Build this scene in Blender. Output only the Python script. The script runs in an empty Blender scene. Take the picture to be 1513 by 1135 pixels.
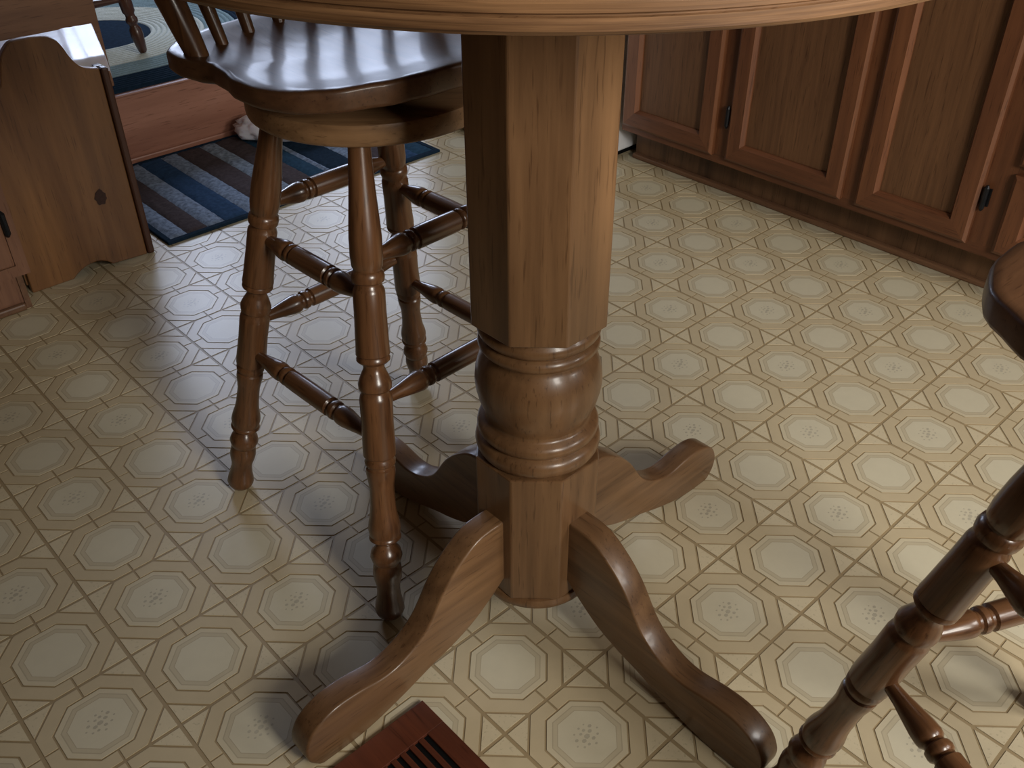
import bpy, bmesh, math, random
from mathutils import Vector, Matrix
random.seed(7)
S = 0.165                       # one floor-pattern unit in metres; layout numbers below are in these units
C = bpy.context.scene.collection
sc = bpy.context.scene
R = math.radians

# ------------------------------------------------------------------ camera
cam_d = bpy.data.cameras.new('camera'); cam = bpy.data.objects.new('camera', cam_d); C.objects.link(cam)
cam_d.sensor_width = 36.0; cam_d.lens = 36.0*1392.5/1513.0; cam_d.clip_start = 0.02
fw = Vector((0.55, 0.5948, -0.58624)).normalized(); rt = Vector((0.73146, -0.68183, -0.00554)).normalized()
up = rt.cross(fw)
cam.matrix_world = Matrix(((rt.x, up.x, -fw.x, -8.204*S), (rt.y, up.y, -fw.y, -4.587*S), (rt.z, up.z, -fw.z, 7.2016*S), (0, 0, 0, 1)))
sc.camera = cam
# ------------------------------------------------------------------ world, lights, exposure
w = bpy.data.worlds.new('world'); sc.world = w; w.use_nodes = True
w.node_tree.nodes['Background'].inputs[0].default_value = (0.62, 0.75, 1.0, 1); w.node_tree.nodes['Background'].inputs[1].default_value = 0.6
def area(name, loc, target, sx, sy, power, col):
    l = bpy.data.lights.new(name, 'AREA'); l.shape = 'RECTANGLE'; l.size = sx*S; l.size_y = sy*S; l.energy = power; l.color = col
    o = bpy.data.objects.new(name, l); C.objects.link(o); o.location = Vector(loc)*S
    o.rotation_euler = (Vector(target)-Vector(loc)).to_track_quat('-Z', 'Y').to_euler(); return o
area('window_light_front', (-5.4, -15.3, 10.2), (-4.2, 0, 3.5), 4.6, 5.2, 66, (1.0, 0.95, 0.86))
area('window_light_front_2', (2.6, -15.3, 10.2), (-1.5, 4, 2.5), 4.6, 5.2, 40, (1.0, 0.96, 0.90))
area('window_light_far', (3.5, 25.2, 10.8), (1.5, 0, 3), 4.8, 6.0, 32, (0.66, 0.76, 1.0))
area('window_light_far_2', (11.5, 25.2, 10.8), (4, 6, 4), 4.8, 6.0, 26, (0.66, 0.76, 1.0))
sc.view_settings.view_transform = 'Standard'; sc.view_settings.look = 'None'; sc.view_settings.gamma = 1.0
sc.view_settings.use_curve_mapping = False; sc.view_settings.exposure = 0.0

# ------------------------------------------------------------------ materials
def lin(r, g, b):
    f = lambda c: (c/255/12.92) if c/255 <= 0.04045 else ((c/255+0.055)/1.055)**2.4
    return (f(r), f(g), f(b), 1)
def new_mat(name, rough=0.5, spec=0.5, coat=0.0):
    m = bpy.data.materials.new(name); m.use_nodes = True; nt = m.node_tree; p = nt.nodes['Principled BSDF']
    p.inputs['Roughness'].default_value = rough; p.inputs['Specular IOR Level'].default_value = spec
    p.inputs['Coat Weight'].default_value = coat; p.inputs['Coat Roughness'].default_value = 0.15
    return m, nt, p
def ramp(nt, cols, pos=None):
    r = nt.nodes.new('ShaderNodeValToRGB'); e = r.color_ramp.elements
    while len(e) < len(cols): e.new(0.5)
    for i, c in enumerate(cols):
        e[i].position = pos[i] if pos else i/(len(cols)-1); e[i].color = c
    return r
def noise(nt, vec, scale, detail=4, rough=0.55, dist=0.0):
    n = nt.nodes.new('ShaderNodeTexNoise'); n.inputs['Scale'].default_value = scale; n.inputs['Detail'].default_value = detail
    n.inputs['Roughness'].default_value = rough; n.inputs['Distortion'].default_value = dist
    nt.links.new(vec, n.inputs['Vector']); return n
def mapped(nt, scale, coord='Object'):
    t = nt.nodes.new('ShaderNodeTexCoord'); mp = nt.nodes.new('ShaderNodeMapping'); mp.inputs['Scale'].default_value = scale
    nt.links.new(t.outputs[coord], mp.inputs['Vector']); return mp.outputs['Vector']
def bump(nt, p, h, strength, dist=0.001):
    b = nt.nodes.new('ShaderNodeBump'); b.inputs['Strength'].default_value = strength; b.inputs['Distance'].default_value = dist
    nt.links.new(h, b.inputs['Height']); nt.links.new(b.outputs['Normal'], p.inputs['Normal'])
def wood(name, dark, light, axis='Z', rough=0.35, coat=0.3, fine=70, knots=False, blotch=0.5):
    m, nt, p = new_mat(name, rough, 0.45, coat)
    k = {'X': 0, 'Y': 1, 'Z': 2}[axis]
    s1 = [fine]*3; s1[k] = fine*0.05
    s2 = [9.0]*3; s2[k] = 1.2
    n1 = noise(nt, mapped(nt, s1), 1.0, 5, 0.6, 0.3); n2 = noise(nt, mapped(nt, s2), 1.0, 3, 0.5, 0.8)
    mx = nt.nodes.new('ShaderNodeMix'); mx.data_type = 'FLOAT'; mx.inputs[0].default_value = blotch
    nt.links.new(n1.outputs['Fac'], mx.inputs[2]); nt.links.new(n2.outputs['Fac'], mx.inputs[3])
    rp = ramp(nt, [dark, light], [0.34, 0.66]); nt.links.new(mx.outputs[0], rp.inputs[0])
    out = rp.outputs[0]
    if knots:
        vo = nt.nodes.new('ShaderNodeTexVoronoi'); vo.inputs['Scale'].default_value = 1.0
        s3 = [5.5]*3; s3[k] = 3.0
        nt.links.new(mapped(nt, s3), vo.inputs['Vector'])
        kr = ramp(nt, [(1, 1, 1, 1), (0, 0, 0, 1)], [0.045, 0.085]); nt.links.new(vo.outputs['Distance'], kr.inputs[0])
        mk = nt.nodes.new('ShaderNodeMix'); mk.data_type = 'RGBA'; nt.links.new(kr.outputs[0], mk.inputs[0])
        nt.links.new(out, mk.inputs[6]); mk.inputs[7].default_value = lin(52, 26, 14); out = mk.outputs[2]
    s4 = [260.0]*3; s4[k] = 16.0        # dark open pores
    n4 = noise(nt, mapped(nt, s4), 1.0, 2, 0.5); pr4 = ramp(nt, [(1, 1, 1, 1), (.62, .58, .55, 1)], [0.60, 0.70]); nt.links.new(n4.outputs['Fac'], pr4.inputs[0])
    mp = nt.nodes.new('ShaderNodeMix'); mp.data_type = 'RGBA'; mp.blend_type = 'MULTIPLY'; mp.inputs[0].default_value = 1.0
    nt.links.new(out, mp.inputs[6]); nt.links.new(pr4.outputs[0], mp.inputs[7]); out = mp.outputs[2]
    nt.links.new(out, p.inputs['Base Color'])
    bump(nt, p, n1.outputs['Fac'], 0.12)
    return m
def edge_grain(m):
    for n in m.node_tree.nodes:
        if n.type == 'MAPPING': n.inputs['Scale'].default_value = (7, 7, 420) if n.inputs['Scale'].default_value[1] > 50 else (5, 5, 60)
def plain(name, col, rough=0.5, spec=0.5, var=0.0, scale=30, metallic=0, bmp=0.0):
    m, nt, p = new_mat(name, rough, spec); p.inputs['Metallic'].default_value = metallic
    n = noise(nt, mapped(nt, (scale,)*3), 1.0, 4)
    a = tuple(c*(1-var) for c in col[:3])+(1,); b = tuple(min(1, c*(1+var)) for c in col[:3])+(1,)
    rp = ramp(nt, [a, b], [0.3, 0.7]); nt.links.new(n.outputs['Fac'], rp.inputs[0]); nt.links.new(rp.outputs[0], p.inputs['Base Color'])
    if bmp: bump(nt, p, n.outputs['Fac'], bmp, 0.002)
    return m
M = {}
M['stool'] = wood('stool_wood', lin(66, 41, 25), lin(120, 82, 52), 'Z', 0.30, 0.35, 90)
M['stool_h'] = wood('stool_wood_flat', lin(78, 52, 32), lin(128, 92, 61), 'X', 0.40, 0.20, 70)
M['seat'] = wood('stool_seat_wood', lin(72, 46, 29), lin(112, 78, 52), 'X', 0.43, 0.16, 60)
M['ring'] = wood('stool_ring_wood', lin(100, 72, 48), lin(156, 120, 84), 'X', 0.4, 0.15, 60)  # worn paler ring; its colour also carries key light it lacks
M['table'] = wood('table_wood', lin(84, 58, 36), lin(132, 98, 66), 'Z', 0.36, 0.25, 60, blotch=0.65)
M['leg'] = wood('table_leg_wood', lin(78, 53, 33), lin(130, 97, 66), 'X', 0.36, 0.25, 60, blotch=0.65)
M['top'] = wood('oak_edge', lin(72, 47, 28), lin(146, 108, 73), 'X', 0.42, 0.15, 110)
edge_grain(M['top'])
M['top_face'] = wood('oak_top', lin(84, 56, 34), lin(142, 104, 70), 'X', 0.40, 0.15, 60)
M['cab'] = wood('cabinet_wood', lin(88, 52, 32), lin(120, 76, 48), 'Z', 0.45, 0.1, 60)
M['cab_h'] = wood('cabinet_wood_rail', lin(84, 49, 30), lin(114, 71, 45), 'Y', 0.45, 0.1, 60)
M['cabpanel'] = wood('cabinet_panel', lin(92, 62, 40), lin(118, 83, 55), 'Z', 0.5, 0.05, 90, blotch=0.4)
M['lcab'] = wood('left_cabinet_wood', lin(104, 70, 52), lin(132, 94, 71), 'Z', 0.45, 0.1, 60)
M['kick'] = wood('kick_wood', lin(62, 43, 29), lin(120, 88, 62), 'Z', 0.5, 0.05, 24)
M['trim'] = wood('trim_wood', lin(92, 64, 46), lin(120, 88, 64), 'Y', 0.5, 0.05, 60)
M['pine'] = wood('pine', lin(92, 58, 30), lin(142, 100, 60), 'Z', 0.42, 0.15, 40, blotch=0.7)
M['pine_x'] = wood('pine_board', lin(112, 76, 52), lin(142, 102, 74), 'X', 0.42, 0.15, 40, blotch=0.6)
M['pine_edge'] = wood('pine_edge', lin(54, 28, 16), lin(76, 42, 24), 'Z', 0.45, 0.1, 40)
M['knot'] = plain('knot', lin(50, 24, 14), 0.45, 0.4, 0.3, 120)
M['riser'] = wood('riser_wood', lin(136, 90, 72), lin(176, 126, 104), 'X', 0.4, 0.1, 45, blotch=0.6)
M['dark'] = wood('dark_wood', lin(62, 38, 27), lin(94, 60, 43), 'Z', 0.35, 0.3, 70)
M['reg'] = wood('register_wood', lin(66, 32, 21), lin(98, 50, 32), 'Y', 0.4, 0.15, 70)
M['black'] = plain('black_void', (0.004, 0.004, 0.004, 1), 0.8, 0.1)
M['iron'] = plain('black_iron', lin(34, 36, 40), 0.35, 0.5, 0.2, 60, 0.6)
M['steel'] = plain('dark_steel', lin(60, 56, 54), 0.4, 0.5, 0.1, 60, 0.8)
M['wall'] = plain('wall_paint', lin(100, 80, 60), 0.8, 0.2, 0.03)
M['ceil'] = plain('ceiling_paint', lin(150, 140, 124), 0.9, 0.1, 0.02)
M['carpet'] = plain('blue_carpet', lin(30, 44, 60), 0.95, 0.1, 0.35, 160, 0, 0.6)
M['white'] = plain('white_enamel', lin(226, 228, 232), 0.25, 0.5, 0.02)
def plastic():
    m, nt, p = new_mat('white_plastic', 0.32, 0.5)
    p.inputs['Base Color'].default_value = lin(226, 224, 234); p.inputs['Subsurface Weight'].default_value = 0.15
    bump(nt, p, noise(nt, mapped(nt, (30, 30, 12)), 1.0, 3).outputs['Fac'], 0.25, 0.004); return m
M['plastic'] = plastic()
def vinyl(name, col, var=0.05, speck=0.0, rough=0.33):
    m, nt, p = new_mat(name, rough, 0.45)
    g = nt.nodes.new('ShaderNodeNewGeometry')
    n = noise(nt, g.outputs['Position'], 45, 4, 0.6); n2 = noise(nt, g.outputs['Position'], 2.2, 2, 0.5)
    ad = nt.nodes.new('ShaderNodeMath'); ad.operation = 'ADD'; nt.links.new(n.outputs['Fac'], ad.inputs[0]); nt.links.new(n2.outputs['Fac'], ad.inputs[1])
    a = tuple(c*(1-var) for c in col[:3])+(1,); b = tuple(c*(1+var) for c in col[:3])+(1,)
    rp = ramp(nt, [a, b], [0.35, 0.65]); md = nt.nodes.new('ShaderNodeMath'); md.operation = 'MULTIPLY'; md.inputs[1].default_value = 0.5
    nt.links.new(ad.outputs[0], md.inputs[0]); nt.links.new(md.outputs[0], rp.inputs[0]); out = rp.outputs[0]
    if speck:
        n3 = noise(nt, g.outputs['Position'], 190, 2, 0.5)
        sr = ramp(nt, [(0, 0, 0, 1), (speck, speck, speck, 1)], [0.60, 0.68]); nt.links.new(n3.outputs['Fac'], sr.inputs[0])
        mk = nt.nodes.new('ShaderNodeMix'); mk.data_type = 'RGBA'; nt.links.new(sr.outputs[0], mk.inputs[0]); nt.links.new(out, mk.inputs[6])
        mk.inputs[7].default_value = tuple(c*0.55 for c in col[:3])+(1,); out = mk.outputs[2]
    nt.links.new(out, p.inputs['Base Color']); bump(nt, p, n.outputs['Fac'], 0.06, 0.001)
    return m
M['v_line'] = vinyl('vinyl_line', lin(150, 132, 101), 0.06, 0, 0.42)
M['v_band'] = vinyl('vinyl_band', lin(184, 169, 139), 0.04)
M['v_cream'] = vinyl('vinyl_cream', lin(192, 181, 154), 0.03)
M['v_ring'] = vinyl('vinyl_ring', lin(182, 171, 145), 0.03)
M['v_mid'] = vinyl('vinyl_center', lin(194, 186, 162), 0.03)
M['v_tri'] = vinyl('vinyl_triangle', lin(194, 181, 152), 0.04, 0.4)
M['v_faint'] = vinyl('vinyl_faint_line', lin(168, 157, 133), 0.03)
M['v_flower'] = vinyl('vinyl_flower', lin(170, 163, 144), 0.10)

# ------------------------------------------------------------------ mesh helpers (all in layout units, scaled to metres on build)
class MB:
    def __init__(s): s.v = []; s.f = []; s.m = []
    def add(s, vs, fs, mi=0):
        o = len(s.v); s.v += [tuple(v) for v in vs]; s.f += [tuple(i+o for i in f) for f in fs]; s.m += [mi]*len(fs); return s
    def box(s, x0, x1, y0, y1, z0, z1, mi=0):
        return s.add([(x0,y0,z0),(x1,y0,z0),(x1,y1,z0),(x0,y1,z0),(x0,y0,z1),(x1,y0,z1),(x1,y1,z1),(x0,y1,z1)],
            [(0,3,2,1),(4,5,6,7),(0,1,5,4),(1,2,6,5),(2,3,7,6),(3,0,4,7)], mi)
    def prism(s, poly, z0, z1, mi=0, bottom=True):
        n = len(poly); vs = [(x,y,z0) for x,y in poly]+[(x,y,z1) for x,y in poly]
        fs = [(i,(i+1)%n,n+(i+1)%n,n+i) for i in range(n)]+[tuple(range(n,2*n))]
        if bottom: fs.append(tuple(range(n-1,-1,-1)))
        return s.add(vs, fs, mi)
    def lathe(s, prof, n=24, mi=0, cx=0, cy=0, off=0.0):
        vs = []; fs = []
        for z, r in prof:
            for k in range(n):
                a = 2*math.pi*k/n+off; vs.append((cx+r*math.cos(a), cy+r*math.sin(a), z))
        for i in range(len(prof)-1):
            for k in range(n):
                k2 = (k+1)%n; fs.append((i*n+k, i*n+k2, (i+1)*n+k2, (i+1)*n+k))
        fs.append(tuple(range(n-1,-1,-1))); fs.append(tuple((len(prof)-1)*n+k for k in range(n)))
        return s.add(vs, fs, mi)
    def tube(s, pts, rad, n=10, mi=0):
        pts = [Vector(p) for p in pts]; rad = rad if isinstance(rad, (list, tuple)) else [rad]*len(pts)
        vs = []; fs = []; ref = Vector((0.31, 0.2, 0.93)).normalized()
        for i, p in enumerate(pts):
            d = (pts[min(i+1, len(pts)-1)]-pts[max(i-1, 0)]).normalized()
            a = d.cross(ref).normalized(); b = d.cross(a)
            for k in range(n):
                t = 2*math.pi*k/n; vs.append(p+rad[i]*(math.cos(t)*a+math.sin(t)*b))
        for i in range(len(pts)-1):
            for k in range(n):
                k2 = (k+1)%n; fs.append((i*n+k2, i*n+k, (i+1)*n+k, (i+1)*n+k2))
        fs.append(tuple(range(n))); fs.append(tuple((len(pts)-1)*n+k for k in range(n-1,-1,-1)))
        return s.add(vs, fs, mi)
    def mesh(s, name, mats, smooth=False, bevel=0.0):
        me = bpy.data.meshes.new(name); me.from_pydata([(x*S, y*S, z*S) for x,y,z in s.v], [], s.f)
        for m in (mats if isinstance(mats, (list, tuple)) else [mats]): me.materials.append(m)
        me.polygons.foreach_set('material_index', s.m)
        bm = bmesh.new(); bm.from_mesh(me); bmesh.ops.recalc_face_normals(bm, faces=bm.faces)
        if bevel: bmesh.ops.bevel(bm, geom=[e for e in bm.edges if e.calc_face_angle(0) > 0.6], offset=bevel*S, segments=2, affect='EDGES', profile=0.5)
        bm.to_mesh(me); bm.free()
        if smooth:
            me.polygons.foreach_set('use_smooth', [True]*len(me.polygons))
            me.set_sharp_from_angle(angle=R(smooth if smooth is not True else 40))
        me.update(); return me
    def obj(s, name, mats, parent=None, loc=None, rot=None, smooth=False, bevel=0.0):
        return link(name, s.mesh(name, mats, smooth, bevel), parent, loc, rot)
def link(name, me, parent=None, loc=None, rot=None):
    o = bpy.data.objects.new(name, me); C.objects.link(o)
    if loc is not None: o.location = Vector(loc)*S
    if rot is not None: o.rotation_euler = rot
    if parent: o.parent = parent
    return o
def tag(o, label, cat, group=None):
    o['label'] = label; o['category'] = cat
    if group: o['group'] = group
    return o
def struct(o): o['kind'] = 'structure'; return o
def empty(name, loc=(0,0,0), rz=0):
    o = bpy.data.objects.new(name, None); C.objects.link(o); o.location = Vector(loc)*S; o.rotation_euler = (0,0,rz); o.empty_display_size = 0.05; return o
def align(p, q):        # rotation taking +Z onto q-p
    return (Vector(q)-Vector(p)).to_track_quat('Z', 'Y').to_euler()
def smoothcurve(pts, n=8):      # Catmull-Rom through 2-D or 3-D points
    P = [Vector(p) for p in pts]; P = [2*P[0]-P[1]]+P+[2*P[-1]-P[-2]]; out = []
    for i in range(1, len(P)-2):
        for k in range(n):
            t = k/n; a, b, c, d = P[i-1], P[i], P[i+1], P[i+2]
            out.append(0.5*((2*b)+(c-a)*t+(2*a-5*b+4*c-d)*t*t+(3*b-3*c+d-a)*t**3))
    out.append(P[-2]); return out

# ------------------------------------------------------------------ the setting
LZ = -0.006     # recessed printed line level below the tile faces
fl = struct(MB().box(-15, 8.8, -16, 13.06, -0.6, LZ).obj('floor', M['v_line']))
T4 = math.tan(math.pi/8)
def octa(a): return [(a, a*T4), (a*T4, a), (-a*T4, a), (-a, a*T4), (-a, -a*T4), (-a*T4, -a), (a*T4, -a), (a, -a*T4)]
def ringfaces(mb, a0, a1, mi, z=0.0):
    A = octa(a0); B = octa(a1)
    mb.add([(x,y,z) for x,y in A]+[(x,y,z) for x,y in B], [(i,(i+1)%8,8+(i+1)%8,8+i) for i in range(8)], mi)
FLOWERS = [(0.0,0.0,0.030),(0.055,0.02,0.022),(-0.05,-0.015,0.024),(0.02,0.06,0.018),(-0.025,0.05,0.016),(0.03,-0.05,0.020),(-0.04,-0.065,0.016),
    (0.09,0.055,0.020),(-0.095,0.03,0.019),(0.085,-0.045,0.014),(-0.09,-0.06,0.013),(0.0,0.10,0.013),(0.01,-0.10,0.014),(0.125,0.0,0.011),(-0.13,-0.015,0.011),(-0.07,0.085,0.011),(0.06,0.1,0.010)]
def tile_mesh(floral, ox=0, oy=0, mb=None):
    mb = mb or MB(); z0 = LZ; s = len(mb.v)
    a = 0.345
    O8 = octa(a)
    mb.add([(x,y,z0) for x,y in O8]+[(x,y,0) for x,y in O8], [(i,(i+1)%8,8+(i+1)%8,8+i) for i in range(8)], 2)
    ringfaces(mb, 0.345, 0.300, 2); ringfaces(mb, 0.300, 0.290, 7); ringfaces(mb, 0.290, 0.256, 3); ringfaces(mb, 0.256, 0.249, 7)
    mb.add([(x,y,0) for x,y in octa(0.249)], [tuple(range(8))], 4)
    if floral:
        for fx, fy, fr in FLOWERS:
            mb.add([(fx+fr*math.cos(k*math.pi/3+fx*40), fy+fr*0.8*math.sin(k*math.pi/3+fx*40), 0.0008) for k in range(6)], [tuple(range(6))], 5)
    e, g, ia, od = 0.482, 0.010, 0.364, 0.690
    pts = [(e, g), (e, od-e), (od-e, e), (g, e), (g, ia), (ia*T4, ia), (ia, ia*T4), (ia, g)]
    tri = [(e, 0.722-e), (e, e), (0.722-e, e)]
    for q in range(4):
        c, n = math.cos(q*math.pi/2), math.sin(q*math.pi/2)
        P = [(x*c-y*n, x*n+y*c) for x,y in pts]
        mb.add([(x,y,0) for x,y in P]+[(x,y,z0) for x,y in P], [(0,1,6,7),(1,2,5,6),(2,3,4,5)]+[(i,8+i,8+(i+1)%8,(i+1)%8) for i in range(8)], 1)
        t = [(x*c-y*n, x*n+y*c) for x,y in tri]
        mb.prism(t, z0, 0, 6, bottom=False)
    for i in range(s, len(mb.v)): x,y,z = mb.v[i]; mb.v[i] = (x+ox, y+oy, z)
    return mb
VM = [M['v_line'], M['v_band'], M['v_cream'], M['v_ring'], M['v_mid'], M['v_flower'], M['v_tri'], M['v_faint']]
tm = [tile_mesh(False).mesh('tile_plain', VM), tile_mesh(True).mesh('tile_floral', VM)]
def project(x, y, z):
    d = Vector((x, y, z))-Vector((-8.204, -4.587, 7.2016)); dep = d.dot(fw)
    if dep < 0.3: return None
    return 756.5+1392.5*d.dot(rt)/dep, 567.5-1392.5*d.dot(up)/dep
inv = []; rest = MB()
for i in range(-15, 9):
    for j in range(-16, 13):
        if i >= 6: continue
        pj = project(i+.5, j+.5, 0); seen = pj and -70 < pj[0] < 1583 and -40 < pj[1] < 1240
        if seen: inv.append(((Vector((i+.5, j+.5, 0))-Vector((-8.2, -4.6, 7.2))).length, i, j))
        elif pj and -500 < pj[0] < 2000 and pj[1] < 1700: tile_mesh((i+j) % 2 != 0, i+.5, j+.5, rest)
inv.sort()
for d, i, j in inv[:300]:
    link('tile', tm[(i+j) % 2 != 0], fl, (i+.5, j+.5, 0))
for d, i, j in inv[300:]: tile_mesh((i+j) % 2 != 0, i+.5, j+.5, rest)
ro = rest.obj('tile_field', VM, fl); ro['kind'] = 'stuff'
# raised room beyond the step
struct(MB().box(-15, 18, 13.16, 26, -0.6, 1.34).obj('floor_upper', M['carpet']))
rs = MB().box(-4.9, 18, 13.06, 13.16, 0.09, 1.30)
rs = struct(rs.obj('step_riser', M['riser'], bevel=0.01))
MB().box(-4.9, 18, 13.0, 13.06, 0.0, 0.13).obj('shoe_moulding', M['riser'], rs, bevel=0.03)
MB().box(-4.9, 18, 12.98, 13.2, 1.30, 1.345).obj('nosing', M['riser'], rs, bevel=0.02)
# walls, ceiling, windows (outside the picture, where the light comes from)
struct(MB().box(8.8, 9.6, -16, 13.16, -0.6, 14.6).obj('wall_right', M['wall']))
struct(MB().box(-15, -5.2, 12.4, 13.1, -0.6, 14.6).obj('wall_left', M['wall']))
struct(MB().box(18, 18.8, 13.1, 26, -0.6, 14.6).obj('wall_upper_right', M['wall']))
struct(MB().box(9.6, 18.8, 12.4, 13.1, 1.36, 14.6).obj('wall_upper_near', M['wall']))
struct(MB().box(-15.8, -15, -16, 26, -0.6, 14.6).obj('wall_side', M['wall']))
struct(MB().box(-15, -6.5, -9.6, -9.0, -0.6, 14.6).obj('wall_added_shade', M['wall']))  # unseen wall, added to keep window light off the lower-left floor
def wall_with_windows(name, y, x0, x1, wins, ysign):
    mb = MB(); t = 0.8; y0, y1 = (y, y+t) if ysign > 0 else (y-t, y)
    xs = x0
    for (a, b, z0, z1) in wins:
        mb.box(xs, a, y0, y1, -0.6, 14.6); mb.box(a, b, y0, y1, -0.6, z0); mb.box(a, b, y0, y1, z1, 14.6); xs = b
    mb.box(xs, x1, y0, y1, -0.6, 14.6)
    return struct(mb.obj(name, M['wall']))
wall_with_windows('wall_back', 26, -15, 18.8, [(1, 6, 7.6, 14.0), (9, 14, 7.6, 14.0)], 1)
wall_with_windows('wall_front', -16, -15.8, 9.6, [(-7.9, -2.9, 7.4, 13.0), (0.1, 5.1, 7.4, 13.0)], -1)
for n, (a, b, z0, z1, y) in enumerate([(1, 6, 7.6, 14.0, 26.3), (9, 14, 7.6, 14.0, 26.3), (-7.9, -2.9, 7.4, 13.0, -16.4), (0.1, 5.1, 7.4, 13.0, -16.4)]):
    wd = struct(empty('window_%d' % (n+1), ((a+b)/2, y, z0)))
    h = (b-a)/2; H = z1-z0
    for q in ((-h, -h+.25, 0, H), (h-.25, h, 0, H), (-h, h, 0, .25), (-h, h, H-.25, H), (-h, h, H/2-.1, H/2+.1)):
        MB().box(q[0], q[1], -.15, .15, q[2], q[3]).obj('window_frame', M['white'], wd)
struct(MB().box(-15.8, 18.8, -16.8, 26.8, 14.6, 15.2).obj('ceiling', M['ceil']))

# ------------------------------------------------------------------ pedestal table
TX, TY = -3.71, -0.05
tb = tag(empty('pub_table', (TX, TY, 0)), 'round pub-height wooden table on an octagonal pedestal with four curved feet', 'table')
top = MB().lathe([(6.15, 2.55), (6.15, 2.69), (6.158, 2.715), (6.175, 2.728), (6.205, 2.728), (6.222, 2.715), (6.226, 2.700), (6.232, 2.700), (6.24, 2.712), (6.275, 2.712), (6.31, 2.69), (6.335, 2.66), (6.35, 2.62), (6.355, 2.5)], 128)
to = top.obj('tabletop', [M['top'], M['top_face']], tb, (0.06, 0.03, 0), smooth=30)
for pl in to.data.polygons:
    if pl.normal.z > 0.9: pl.material_index = 1
MB().box(-2.0, 2.0, -.3, .3, 6.03, 6.15).obj('cleat', M['table'], tb, rot=(0, 0, R(90)), bevel=0.02)
AP = 0.525; CR8 = AP/math.cos(math.pi/8)
def octp(ap, off=math.pi/8): return [(ap/math.cos(math.pi/8)*math.cos(off+k*math.pi/4), ap/math.cos(math.pi/8)*math.sin(off+k*math.pi/4)) for k in range(8)]
MB().prism(octp(AP), 3.29, 6.10).obj('column', M['table'], tb, bevel=0.012)
tc = [(1.90, 0.45), (1.96, 0.49), (1.985, 0.515), (2.02, 0.535), (2.06, 0.542), (2.10, 0.535), (2.13, 0.512), (2.148, 0.480), (2.160, 0.480), (2.172, 0.500), (2.195, 0.517), (2.225, 0.522), (2.255, 0.515), (2.28, 0.495), (2.298, 0.462), (2.32, 0.445), (2.345, 0.446),
      (2.40, 0.468), (2.50, 0.503), (2.60, 0.525), (2.68, 0.531), (2.78, 0.522), (2.88, 0.492), (2.94, 0.455), (2.97, 0.436), (2.99, 0.436), (3.005, 0.462), (3.025, 0.487), (3.055, 0.499), (3.085, 0.494), (3.108, 0.476), (3.118, 0.458), (3.128, 0.458), (3.140, 0.478), (3.165, 0.498), (3.20, 0.506), (3.235, 0.497), (3.26, 0.470), (3.30, 0.46)]
MB().lathe(tc, 48).obj('turned_collar', M['table'], tb, smooth=60)
MB().prism(octp(AP*1.005), 0.52, 1.96).obj('base_block', M['table'], tb, bevel=0.015)
MB().lathe([(0.40, 0.46), (0.40, 0.53), (0.43, 0.56), (0.48, 0.565), (0.515, 0.55), (0.53, 0.50)], 48).obj('base_ring', M['table'], tb, smooth=50)
topc = smoothcurve([(.50,1.42),(.78,1.40),(1.0,1.27),(1.2,1.07),(1.42,.74),(1.65,.575),(1.88,.52),(2.18,.565),(2.42,.56),(2.62,.46),(2.71,.30),(2.70,.14),(2.62,.02)], 5)
botc = smoothcurve([(2.58,0.0),(2.30,0.0),(2.05,.03),(1.72,.12),(1.40,.23),(1.16,.30),(.92,.40),(.70,.55),(.50,.72)], 5)
prof = [(p.x, p.y) for p in topc]+[(p.x, p.y) for p in botc]
def leg_mesh():
    bm = bmesh.new(); t = 0.12
    f = bm.faces.new([bm.verts.new((x*S, -t*S, z*S)) for x, z in prof])
    r = bmesh.ops.extrude_face_region(bm, geom=[f]); bmesh.ops.translate(bm, vec=(0, 2*t*S, 0), verts=[g for g in r['geom'] if isinstance(g, bmesh.types.BMVert)])
    bmesh.ops.recalc_face_normals(bm, faces=bm.faces)
    rim = [e for e in bm.edges if len(e.link_faces) == 2 and any(len(ff.verts) > 6 for ff in e.link_faces)]
    bmesh.ops.bevel(bm, geom=rim, offset=0.022*S, segments=3, affect='EDGES', profile=0.5)
    me = bpy.data.meshes.new('leg'); bm.to_mesh(me); bm.free(); me.materials.append(M['leg'])
    me.polygons.foreach_set('use_smooth', [True]*len(me.polygons)); me.set_sharp_from_angle(angle=R(35)); return me
lm = leg_mesh()
for k in range(4): link('leg', lm, tb, (0,0,0), (0, 0, k*math.pi/2))

# ------------------------------------------------------------------ bar stools
SP = [(0,.108),(.03,.120),(.07,.127),(.13,.124),(.20,.116),(.28,.111),(.34,.112),(.42,.122),(.48,.126),(.55,.124),(.57,.119),(.585,.119),(.60,.125),(.66,.130),(.72,.124),(.765,.106),(.79,.099),(.81,.101),(.83,.122),(.85,.131),(.87,.130),(.88,.126),
      (.95,.133),(1.01,.133),(1.10,.122),(1.19,.113),(1.28,.110),(1.37,.112),(1.46,.120),(1.52,.125),(1.56,.125),(1.575,.118),(1.59,.118),(1.605,.128),(1.64,.130),(1.66,.124),(1.675,.124),(1.69,.133),(1.76,.135),(2.0,.136),(2.22,.134),(2.26,.130),(2.285,.122),(2.30,.122),(2.32,.131),(2.37,.132),(2.41,.124),(2.44,.118),(2.47,.112),(2.51,.104),(2.54,.106),(2.56,.122),(2.58,.131),(2.60,.131),(2.62,.126),(2.635,.133),(2.7,.134),
      (3.0,.131),(3.17,.126),(3.20,.122),(3.225,.115),(3.245,.115),(3.26,.125),(3.30,.128),(3.34,.124),(3.355,.117),(3.37,.117),(3.385,.122),(3.47,.127),(3.62,.128),(3.72,.123),(3.85,.114),(4.0,.104),(4.15,.096),(4.3,.089),(4.45,.086)]
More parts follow.
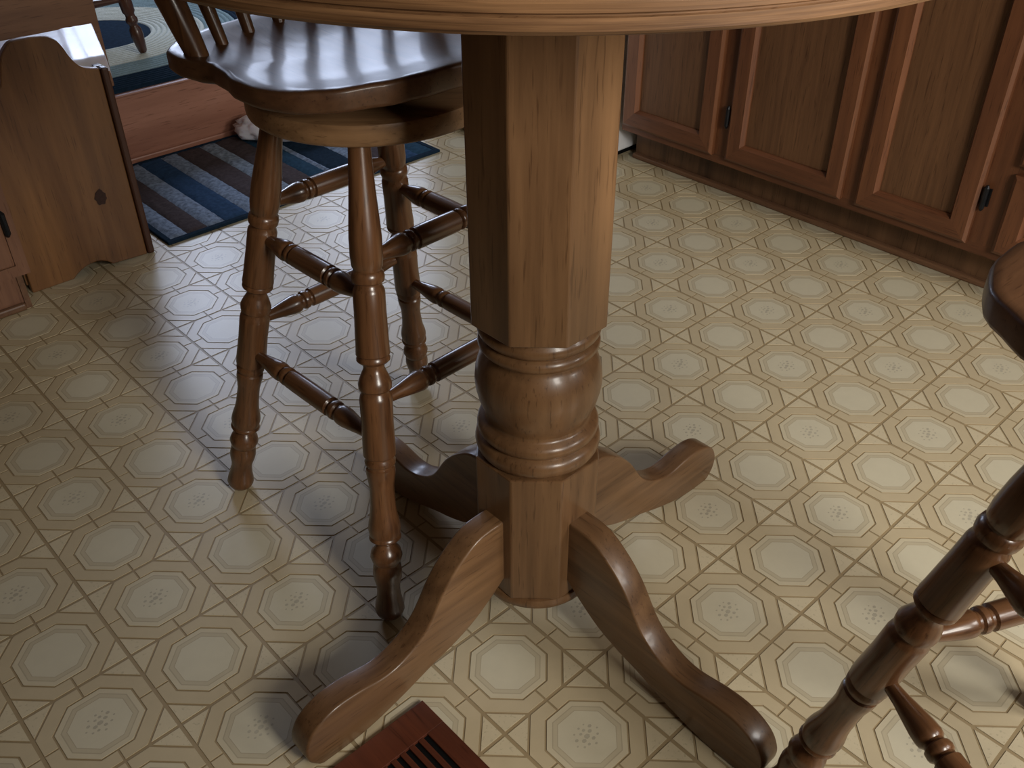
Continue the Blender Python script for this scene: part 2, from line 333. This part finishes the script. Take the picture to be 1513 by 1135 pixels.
SPLAY = 0.24; FR = 1.90
SQ = math.sqrt(1+SPLAY**2)
def crisp(prof, k=2.0):      # deepen the beads and grooves of a turning relative to its local mean
    out = []
    for i, (z, r) in enumerate(prof):
        near = [q for (y, q) in prof if abs(y-z) < .16]; m_ = sum(near)/len(near); out.append((z, (m_+(r-m_)*k)*1.06))
    return out
leg_me = MB().lathe([(z*SQ, r) for z, r in crisp(SP)], 24).mesh('leg', M['stool'], 38)
def rung_mesh(L):
    half = [(0,.046),(.06,.050),(.12,.062),(.18,.082),(.225,.096),(.255,.099),(.270,.094),(.280,.076),(.290,.076),(.298,.094),(.312,.098),(.322,.094),(.33,.078),(.34,.078),(.348,.098),(.40,.099),(.5,.100)]
    pr_ = half+[(1-t, r) for t, r in reversed(half[:-1])]
    return MB().lathe([(t*L, r) for t, r in pr_], 18).mesh('stretcher', M['stool'], 38)
seat_r = [(0,1.08),(14,1.11),(31,1.18),(49,1.30),(60,1.365),(71,1.36),(83,1.32),(95,1.265),(104,1.28),(110,1.40),(116,1.51),(124,1.60),(134,1.58),(146,1.46),(160,1.36),(180,1.30)]
def sr(deg):
    d = abs((deg+180) % 360-180)
    for (a, r), (b, q) in zip(seat_r, seat_r[1:]):
        if a <= d <= b:
            t = (d-a)/(b-a); t = t*t*(3-2*t); return r+(q-r)*t
    return 1.25
def seat_mesh():
    n = 96; mb = MB(); rings = []
    # (radius fraction, z offset)
    pf = [(0.0,-.075),(.2,-.074),(.4,-.068),(.6,-.055),(.75,-.036),(.87,-.016),(.95,.0),(.985,-.003),(.997,-.014),(1.0,-.03),(1.0,-.125),(.992,-.15),(.97,-.165),(.85,-.17),(0.0,-.17)]
    vs = []; fs = []
    for f, z in pf:
        for k in range(n):
            a = 360*k/n; ww = sr(a)*f
            if f <= .3 and f > 0: ww = 1.25*f
            vs.append((ww*math.cos(R(a)), ww*math.sin(R(a)), z+(0.03*math.cos(R(a))**2*f if z > -.05 else 0)))
    for i in range(len(pf)-1):
        for k in range(n):
            k2 = (k+1) % n; fs.append((i*n+k, i*n+k2, (i+1)*n+k2, (i+1)*n+k))
    mb.add(vs, fs); me = mb.mesh('seat', M['seat'], 55)
    bm = bmesh.new(); bm.from_mesh(me); bmesh.ops.remove_doubles(bm, verts=bm.verts, dist=1e-5); bm.to_mesh(me); bm.free(); return me
SEAT = None
RUNGS = {}
def make_stool(loc, rz, seat_off, seat_rz, label):
    """legs at local angles 180, 270, 90, 0; rz in room frame; seat angle is where its front points (local)"""
    global SEAT
    t = tag(empty('bar_stool', (loc[0], loc[1], 0), rz), label, 'stool', 'turned wooden swivel bar stools at the table')
    P = lambda k, z: Vector(((FR-SPLAY*z)*math.cos(k*math.pi/2), (FR-SPLAY*z)*math.sin(k*math.pi/2), z))
    for k in range(4):
        a, b = P(k, 0.03), P(k, 4.45); link('leg', leg_me, t, a, align(a, b))
    for k in range(4):          # sides: k -> k+1 ; A=2, B=3, C=1, D=0
        low = k in (2, 0)
        for z in ((1.85, 3.14) if low else (2.20, 3.47)):
            a, b = P(k, z), P((k+1) % 4, z); L = (b-a).length
            key = round(L, 3)
            if key not in RUNGS: RUNGS[key] = rung_mesh(L)
            link('stretcher', RUNGS[key], t, a, align(a, b))
    MB().lathe([(4.42, .90), (4.42, 1.03), (4.435, 1.048), (4.46, 1.055), (4.57, 1.055), (4.60, 1.048), (4.615, 1.02), (4.615, .5)], 64).obj('seat_ring', M['ring'], t, smooth=40)
    MB().box(-.5, .5, -.5, .5, 4.615, 4.765).obj('swivel_plate', M['steel'], t, bevel=0.02)
    sx, sy = seat_off
    SEAT = SEAT or seat_mesh()
    link('seat', SEAT, t, (sx, sy, 4.935), (0, 0, seat_rz))
    F = lambda deg, r, z: Vector((sx+r*math.cos(seat_rz+R(deg)), sy+r*math.sin(seat_rz+R(deg)), z))
    # low spindle back: two stout posts on the wings, six spindles and a curved crest rail
    G = lambda u, v, z: Vector((sx+u*math.cos(seat_rz)-v*math.sin(seat_rz), sy+u*math.sin(seat_rz)+v*math.cos(seat_rz), z))
    line = lambda v: -1.05+.40*(v/1.16)**2
    tops = []
    for n, v in enumerate((-1.16, -.84, -.51, -.17, .17, .51, .84, 1.16)):
        post = n in (0, 7); lean = .30; fan = 1.30
        a, b = G(line(v), v, 4.86), G(line(v)-lean-.12, v*fan, 6.55); tops.append(b)
        rr_ = [.085, .10, .115, .10, .085, .07] if post else [.050, .056, .068, .062, .052, .044]
        MB().tube([a.lerp(b, u) for u in (0, .12, .3, .5, .7, 1)], rr_, 12).obj('back_post' if post else 'spindle', M['stool'], t, smooth=60)
    cr = smoothcurve(tops, 4); vs = []; fs = []
    for i, p in enumerate(cr):
        d = (cr[min(i+1, len(cr)-1)]-cr[max(i-1, 0)]).normalized(); nrm = Vector((d.y, -d.x, 0)).normalized()
        h = .30 if 2 < i < len(cr)-3 else .20
        for q, zz in ((-.07, -.06), (.07, -.06), (.07, h), (-.07, h)): vs.append(p+nrm*q+Vector((0, 0, zz)))
    for i in range(len(cr)-1):
        for k in range(4): fs.append((i*4+k, i*4+(k+1) % 4, i*4+4+(k+1) % 4, i*4+4+k))
    fs += [(0, 1, 2, 3), tuple(len(vs)-1-k for k in range(4))]
    MB().add(vs, fs).obj('crest_rail', M['stool_h'], t, bevel=0.02)
    return t
YAW = R(42.76)    # picture-aligned ground axes to room axes: room angle = picture angle - YAW
make_stool((-3.65, 2.10), -YAW, (0, 0), R(313), 'wooden swivel bar stool on the side of the table towards the striped rug')
c2 = (-3.158, -4.68)
make_stool(c2, -YAW-R(28), (-.225, .005), R(251), 'wooden swivel bar stool pulled back with one foot beside a table foot')

# ------------------------------------------------------------------ floor register
rg = tag(empty('floor_register', (-5.32, -0.27, 0)), 'reddish brown wooden floor vent with black slots beside a table foot', 'floor vent')
RW, RL, NZ = 1.98, 1.20, 0.04
MB().box(-RW+.02, -.02, -RL+.02, -.02, 0.0, 0.012).obj('duct_dark_plate', M['black'], rg)  # black plate over the tiles, painting the dark of a duct below
fr = MB(); y0, y1 = -0.29, -0.91
fr.box(-RW, 0, y0, 0, 0.001, NZ); 
fr.obj('rim', M['reg'], rg, bevel=0.005)
MB().box(-RW, 0, -RL, y1, 0.001, NZ).obj('rim', M['reg'], rg, bevel=0.012)
MB().box(-.178, 0, y1, y0, 0.001, NZ).obj('rim', M['reg'], rg, bevel=0.006)
nsl = 16; pitch = 0.0975
xe = -.178-nsl*pitch+.045
MB().box(-RW, xe-.045, y1, y0, 0.001, NZ).obj('rim', M['reg'], rg, bevel=0.006)
slm = MB().box(-.026, .026, y1, y0, 0.012, NZ-.001).mesh('slat', M['reg'], bevel=0.005)
for i in range(1, nsl): link('slat', slm, rg, (-.178-i*pitch+.022-.0, 0, 0))

# ------------------------------------------------------------------ right-hand base cabinets (faces look towards -X)
FX = 5.03
def door(parent, y0, y1, z0, z1, x, hinge=None, fw_=0.33, mats=('cab', 'cab_h', 'cabpanel'), hz=(1.53,)):
    """framed door on plane X=x facing -X: recessed panel, two mitred stiles, two mitred rails"""
    d = MB().box(x-.01, x+.06, y0+fw_*.8, y1-fw_*.8, z0+fw_*.8, z1-fw_*.8).obj('door', M[mats[2]], parent)
    def piece(name, a, b, c, e, mat):       # a,b outer corners ; c,e inner corners  (y,z)
        xo, xi, xb = x-.11, x-.085, x+.06
        ip = 0.86
        lerp = lambda p, q: (p[0]+(q[0]-p[0])*ip, p[1]+(q[1]-p[1])*ip)
        a2, b2 = lerp(a, c), lerp(b, e)      # bevel start near the inner edge
        a1, b1 = (a[0]+(c[0]-a[0])*.14, a[1]+(c[1]-a[1])*.14), (b[0]+(e[0]-b[0])*.14, b[1]+(e[1]-b[1])*.14)
        V = []
        for (p, q, xx) in ((a, b, xb), (a, b, x-.075), (a1, b1, xo), (a2, b2, xo), (c, e, x-.035), (c, e, xb)):
            V += [(xx, p[0], p[1]), (xx, q[0], q[1])]
        F = [(0,1,3,2),(2,3,5,4),(4,5,7,6),(6,7,9,8),(8,9,11,10),(10,11,1,0),(0,2,4,6,8,10),(1,11,9,7,5,3)]
        MB().add(V, F).obj(name, M[mat], d)
    o = [(y0,z0),(y1,z0),(y1,z1),(y0,z1)]; i = [(y0+fw_,z0+fw_),(y1-fw_,z0+fw_),(y1-fw_,z1-fw_),(y0+fw_,z1-fw_)]
    piece('rail', o[0], o[1], i[0], i[1], mats[1]); piece('rail', o[2], o[3], i[2], i[3], mats[1])
    piece('stile', o[1], o[2], i[1], i[2], mats[0]); piece('stile', o[3], o[0], i[3], i[0], mats[0])
    if hinge is not None:
        for z in hz:
            MB().tube([(x-.075, hinge, z-.19), (x-.075, hinge, z-.15), (x-.075, hinge, z+.15), (x-.075, hinge, z+.19)], [.018, .038, .038, .018], 8).box(x-.03, x-.005, hinge-.06, hinge+.06, z-.13, z+.13).obj('hinge', M['iron'], d)
    return d
ZT = 5.2
def cab_body(parent, y0, y1, bays, drawer_rail=None):
    mb = MB(); mb.box(FX+.06, 8.75, y0, y1, 0.66, ZT).obj('carcass', M['cab'], parent)
    f = MB(); f.box(FX, FX+.06, y0, y1, .66, .82); f.obj('face_rail', M['cab_h'], parent)
    MB().box(FX, FX+.06, y0, y1, ZT-.3, ZT).obj('face_rail', M['cab_h'], parent)
    if drawer_rail: MB().box(FX, FX+.06, y0, y1, drawer_rail[0], drawer_rail[1]).obj('face_rail', M['cab_h'], parent)
    for a, b in bays: MB().box(FX-.001, FX+.06, a, b, .82, ZT-.3).obj('face_stile', M['cab'], parent)
    MB().box(FX+.46, 8.7, y0, y1, 0.0, 0.66).obj('toe_kick', M['kick'], parent)
cabs = [((4.40, 6.62), (4.50, 6.55), 4.44, [(6.53, 6.62), (4.40, 4.55)], 'brown framed-door base cabinet at the end of the row next to the refrigerator'),
        ((1.88, 4.40), (1.99, 4.22), 4.27, [(4.17, 4.40), (1.88, 2.05)], 'brown framed-door base cabinet second in the row from the refrigerator'),
        ((-.30, 1.88), (-.06, 1.74), -.13, [(1.69, 1.88), (-.30, 0.0)], 'brown framed-door base cabinet third in the row, hinged towards the two-front cabinet')]
for n, ((a, b), (d0, d1), hg, st, lab) in enumerate(cabs):
    c = tag(empty('base_cabinet', (0,0,0)), lab, 'cabinet', 'base cabinets along the right-hand wall')
    cab_body(c, a, b, st); door(c, d0, d1, .80, ZT-.28, FX, hg if n else None)
c = tag(empty('base_cabinet', (0,0,0)), 'brown base cabinet with two framed fronts one above the other', 'cabinet', 'base cabinets along the right-hand wall')
cab_body(c, -3.0, -.30, [(-.46, -.30), (-3.0, -2.85)], (1.95, 2.10))
door(c, -2.82, -.44, .80, 1.97, FX); door(c, -2.82, -.44, 2.10, ZT-.28, FX)
kb = struct(MB().box(FX+.34, FX+.46, -3.0, 6.62, 0, .10).obj('trim_1', M['trim'], bevel=0.03))
wt = MB().box(FX-.15, 8.75, -3.0, 6.62, ZT, ZT+.22).obj('worktop', M['wall'], bevel=0.03); tag(wt, 'beige worktop lying over the row of base cabinets', 'worktop')
# refrigerator left of the run
rf = tag(empty('refrigerator', (0,0,0)), 'white refrigerator standing on the floor past the end of the cabinet run', 'refrigerator')
MB().box(4.05, 8.5, 6.80, 11.25, .12, 10.4).obj('body', M['white'], rf, bevel=0.04)
MB().box(3.75, 4.03, 6.80, 11.25, .16, 7.2).obj('door', M['white'], rf, bevel=0.06)
MB().box(3.75, 4.03, 6.80, 11.25, 7.26, 10.4).obj('freezer_door', M['white'], rf, bevel=0.06)
MB().tube([(3.72, 7.1, 4.6), (3.55, 7.1, 4.7), (3.55, 7.1, 6.8), (3.72, 7.1, 6.9)], .05).obj('handle', M['white'], rf, smooth=60)
MB().box(4.1, 8.4, 6.9, 11.15, 0, .13).obj('base_grille', M['black'], rf)

# ------------------------------------------------------------------ left-hand cabinet (face looks towards -Y)
lc = tag(empty('base_cabinet', (0,0,0)), 'light brown base cabinet with a black hinge beside the knotty pine bin', 'cabinet')
LY = 8.62
MB().box(-9.5, -5.22, LY+.06, 12.35, .72, ZT).obj('carcass', M['lcab'], lc)
MB().box(-9.5, -5.22, LY, LY+.06, .72, .88).obj('face_rail', M['lcab'], lc)
MB().box(-5.38, -5.22, LY-.002, LY+.06, .88, ZT).obj('face_stile', M['lcab'], lc)
ld = MB().box(-8.0, -5.40, LY-.09, LY+.05, .92, ZT-.3).obj('door', M['lcab'], lc, bevel=0.03)
MB().tube([(-5.36, LY-.07, 1.35), (-5.36, LY-.08, 1.39), (-5.36, LY-.08, 1.69), (-5.36, LY-.07, 1.73)], [.02, .045, .045, .02], 8).obj('hinge', M['iron'], ld)
MB().box(-9.5, -5.34, 9.06, 12.3, 0, .72).obj('toe_kick', M['lcab'], lc)
MB().box(-5.34, -5.26, 9.02, 12.3, 0, .72).obj('kick_end_trim', M['trim'], lc)
MB().box(-9.5, -5.34, 8.97, 9.06, 0, .11).obj('kick_moulding', M['trim'], lc, bevel=0.03)
lw = MB().box(-9.5, -5.22, LY-.15, 12.38, ZT, ZT+.22).obj('worktop', M['wall'], bevel=0.03); tag(lw, 'beige worktop lying over the light brown cabinet', 'worktop')

# ------------------------------------------------------------------ pine bin with white liner
bn = tag(empty('waste_bin', (-4.12, 9.4, 0)), 'knotty pine bin with a scrolled front panel and white plastic liner', 'bin')
BX0, BX1, BD = -.99, .93, 1.95
arch = [(p.x, p.y) for p in smoothcurve([(-.36, 0), (-.27, .07), (-.12, .14), (.05, .155), (.18, .11), (.27, .03)], 5)]
tops = [(p.x, p.y) for p in smoothcurve([(.84, 2.99), (.76, 3.0), (.64, 3.04), (.55, 3.11), (.48, 3.22), (.42, 3.37), (.34, 3.49), (.18, 3.56), (-.13, 3.575), (-.27, 3.54), (-.40, 3.40), (-.47, 3.2), (-.53, 3.02), (-.7, 2.94), (-.99, 2.92)], 4)]
def board(poly, y0, y1, name, mat, parent, bev=0.02):
    n = len(poly); vs = [(x, y0, z) for x, z in poly]+[(x, y1, z) for x, z in poly]
    return MB().add(vs, [tuple(range(n)), tuple(range(2*n-1, n-1, -1))]+[(i, n+i, n+(i+1) % n, (i+1) % n) for i in range(n)]).obj(name, M[mat], parent, bevel=bev)
front = [(BX0, 0)]+arch+[(.84, 0)]+tops
pf = board(front, 0, .12, 'front_panel', 'pine', bn)
MB().prism([(.085*math.cos(k*math.pi/9)*(1+.14*math.sin(k*2.3)), .125*math.sin(k*math.pi/9)*(1+.12*math.sin(k*1.7+1))) for k in range(18)], 0, .005).obj('knot', M['knot'], pf, (.36, -.001, 1.14), (R(90), 0, 0))
MB().box(BX0, BX1-.1, BD-.12, BD, 0.02, 2.98).obj('back_panel', M['pine'], bn)
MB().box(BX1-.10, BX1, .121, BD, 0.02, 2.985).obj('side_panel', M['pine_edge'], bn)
MB().box(BX1-.085, BX1+.03, -.03, .12, 0.0, 2.985).obj('right_edge_strip', M['pine_edge'], bn, bevel=0.03)  # darker strip along the front panel's right edge, in place of its side
MB().box(BX0-.02, BX0+.1, .12, BD-.12, 0.1, 2.9).obj('side_panel', M['pine'], bn)
MB().box(BX0+.1, BX1-.1, .12, BD-.12, .2, .3).obj('bottom_panel', M['pine'], bn)
# liner: a white sheet pulled over the opening, its right edge folded down over the slanting side
def liner():
    mb = MB(); nx, ny = 60, 26; vs = []; fs = []
    for i in range(nx+1):
        for j in range(ny+1):
            u, v = i/nx, j/ny; y = .135+(BD+.02-.135)*v
            xr = BX1+.05+.60*y/BD; x = BX0+.02+(xr-BX0-.02)*u
            z = 2.88+.16*min(1, v/.12)**.7+.05*v
            z += .010*math.sin(u*9+v*2.1)*math.sin(v*3.1)+.012*math.exp(-((u-.78-.05*v)/.03)**2)+.008*math.exp(-((u-.9)/.02)**2)
            vs.append((x, y, z))
    for i in range(nx):
        for j in range(ny): a = i*(ny+1)+j; fs.append((a, a+ny+1, a+ny+2, a+1))
    g = len(vs); nk = 4
    for j in range(ny+1):
        bx, by, bz = vs[nx*(ny+1)+j]
        for k in range(1, nk+1): vs.append((bx+.012+.01*math.sin(j*1.1)*k/nk, by, bz-.03*k-.008*math.sin(j*.9)))
    for j in range(ny):
        for k in range(nk):
            p = lambda jj, kk: nx*(ny+1)+jj if kk == 0 else g+jj*nk+kk-1
            fs.append((p(j, k), p(j+1, k), p(j+1, k+1), p(j, k+1)))
    return mb.add(vs, fs).obj('liner', M['plastic'], bn, smooth=True)
liner()

# ------------------------------------------------------------------ striped rug at the foot of the step
rug = tag(empty('striped_rug', (0,0,0)), 'blue, brown and grey striped rug lying along the wooden step', 'rug')
cols = {'n': lin(28, 44, 60), 'l': lin(118, 132, 152), 'd': lin(72, 64, 66), 'b': lin(46, 70, 100), 'g': lin(120, 132, 146), 't': lin(40, 66, 86)}
RM = {k: plain('rug_'+k, v, 0.95, 0.05, 0.42 if k in 'lg' else 0.2, 75, 0, 0.8) for k, v in cols.items()}
def pile(mb, x0, x1, y0, y1, z, mi=0):
    nx = max(2, int((x1-x0)/.06)); ny = int((y1-y0)/.06); vs = []; fs = []
    for i in range(nx+1):
        for j in range(ny+1):
            e = .02 if i in (0, nx) or j in (0, ny) else 0
            vs.append((x0+(x1-x0)*i/nx, y0+(y1-y0)*j/ny, z-e*1.5+random.uniform(-.008, .01)))
    for i in range(nx):
        for j in range(ny): a = i*(ny+1)+j; fs.append((a, a+ny+1, a+ny+2, a+1))
    mb.add(vs, fs, mi)
stripes = [(-2.80,-2.50,'l'),(-2.50,-2.13,'d'),(-2.13,-1.80,'l'),(-1.80,-1.35,'b'),(-1.35,-1.02,'l'),(-1.02,-.52,'d'),(-.52,-.20,'g'),(-.20,.28,'d'),(.28,.62,'t'),(.62,.74,'l'),(.74,1.3,'n'),(1.3,1.6,'l'),(1.6,2.1,'d'),(2.1,2.4,'b'),(2.4,2.76,'t')]
RY0, RY1 = 9.42, 12.96
for (a, b, y0, y1) in ((-2.90, 2.86, RY0, RY0+.11), (-2.90, 2.86, RY1-.1, RY1), (-2.90, -2.80, RY0+.11, RY1-.1), (2.76, 2.86, RY0+.11, RY1-.1)):
    MB().box(a, b, y0, y1, 0.0, .055).obj('binding', RM['n'], rug, bevel=0.015)
for a, b, k in stripes:
    mb = MB(); pile(mb, a, b, RY0+.10, RY1-.09, .07); mb.box(a, b, RY0+.1, RY1-.09, 0, .04); mb.obj('stripe', RM[k], rug, smooth=True)

# white crumpled bag on the rug
def bag():
    bm = bmesh.new(); bmesh.ops.create_icosphere(bm, subdivisions=4, radius=1)
    from mathutils import noise as mn
    for v in bm.verts:
        p = v.co.copy(); n = mn.fractal(p*2.3+Vector((3, 1, 5)), 0.8, 2.1, 4)
        q = p*(1+.16*n); q.x *= .85; q.y *= .42; q.z = max(q.z*.30+.10, -.12)
        v.co = (q+Vector((0, 0, .125)))*S
    me = bpy.data.meshes.new('plastic_bag'); bm.to_mesh(me); bm.free(); me.materials.append(M['plastic'])
    me.polygons.foreach_set('use_smooth', [True]*len(me.polygons)); return me
bg = link('plastic_bag', bag(), None, (.86, 12.12, .075), (0, 0, R(-42)))
tag(bg, 'crumpled white plastic bag lying on the striped rug near the step', 'bag')

# ------------------------------------------------------------------ low chest behind the bin, on the raised floor
lx = tag(empty('low_chest', (-3.5, 14.0, 1.43)), 'low brown wooden chest on the raised floor behind the pine bin', 'chest')
MB().box(-1.6, 1.80, -.68, .6, 0, 1.85).obj('body', M['pine_x'], lx, bevel=0.02)
MB().box(-1.66, 1.84, -.72, .66, 1.86, 1.96).obj('lid', M['pine_x'], lx, bevel=0.03)
# ------------------------------------------------------------------ braided rug and chair in the raised room
UZ = 1.34
br = tag(empty('braided_rug', (0,0,UZ)), 'oval braided rug with navy centre, cream and grey rings on the raised floor', 'rug')
BM = [RM['n'], plain('braid_cream', lin(196, 200, 190), 0.9, 0.1, 0.12, 160, 0, 0.6), plain('braid_grey', lin(126, 146, 150), 0.9, 0.1, 0.15, 160, 0, 0.6)]
def racetrack(d, cx=-2.6, L=2.0, hw=1.22, n=20):
    r = hw+d; cy = 16.97; p = []
    for k in range(n+1): a = -math.pi/2+math.pi*k/n; p.append((cx+L+r*math.cos(a), cy+r*math.sin(a)))
    for k in range(n+1): a = math.pi/2+math.pi*k/n; p.append((cx-L+r*math.cos(a), cy+r*math.sin(a)))
    return p
def band(d0, d1, name, mi):
    mb = MB(); nb = max(1, round((d1-d0)/.115)); step = (d1-d0)/nb; N = None; rows = []
    for i in range(nb):
        for s, h in ((0, .03), (.2, .068), (.5, .08), (.8, .068)): rows.append((d0+step*(i+s), h))
    rows.append((d1, .03)); rows.append((d1+.01, 0)); vs = []; fs = []
    for d, h in rows:
        P = racetrack(d); N = len(P); vs += [(x, y, h) for x, y in P]
    for i in range(len(rows)-1):
        for k in range(N): fs.append((i*N+k, i*N+(k+1) % N, (i+1)*N+(k+1) % N, (i+1)*N+k))
    mb.add(vs, fs).obj(name, BM[mi], br, smooth=60)
cm = MB(); P = racetrack(0); cm.prism(P, 0, .06).obj('centre', BM[0], br)
band(0, 1.15, 'cream_ring', 1); band(1.15, 1.86, 'grey_ring', 2); band(1.86, 2.62, 'navy_ring', 0)
ch = tag(empty('wooden_chair', (-1.75, 16.10, UZ+.09), 0), 'dark wooden chair with turned legs standing on the braided rug', 'chair')
cf = [(1.38, -1.17), (1.17, 1.38), (-1.38, 1.17), (-1.05, -1.2)]
CP = [(0,.06),(.04,.085),(.2,.11),(.34,.125),(.46,.12),(.52,.085),(.56,.085),(.6,.12),(.66,.12),(.70,.095),(.75,.095),(.8,.125),(1.2,.135),(1.5,.125),(1.55,.1),(1.6,.1),(1.65,.13),(2.2,.12),(2.75,.09)]
clm = MB().lathe([(z*1.02, r) for z, r in CP], 16).mesh('leg', M['dark'], 50)
def CPt(k, z): x, y = cf[k % 4]; f = 1-.075*z; return Vector((x*f, y*f, z))
for k in range(4):
    link('leg', clm, ch, CPt(k, 0), align(CPt(k, 0), CPt(k, 2.7)))
    MB().tube([CPt(k, 1.05).lerp(CPt(k+1, 1.05), u) for u in (0, .2, .5, .8, 1)], [.05, .07, .10, .07, .05], 10).obj('stretcher', M['dark'], ch, smooth=60)
MB().lathe([(2.66, 1.1), (2.68, 1.34), (2.76, 1.4), (2.86, 1.38), (2.88, 1.2)], 40).obj('seat', M['dark'], ch, smooth=50)
for u in range(7):
    a = R(90+15+150*u/6+0); p = Vector((1.2*math.cos(a), 1.2*math.sin(a), 2.86)); q = Vector((1.35*math.cos(a), 1.35*math.sin(a), 5.2))
    MB().tube([p, q], .05, 8).obj('spindle', M['dark'], ch, smooth=60)
MB().tube([Vector((1.35*math.cos(R(100+160*u/12)), 1.35*math.sin(R(100+160*u/12)), 5.2)) for u in range(13)], .11, 10).obj('crest_rail', M['dark'], ch, smooth=60)
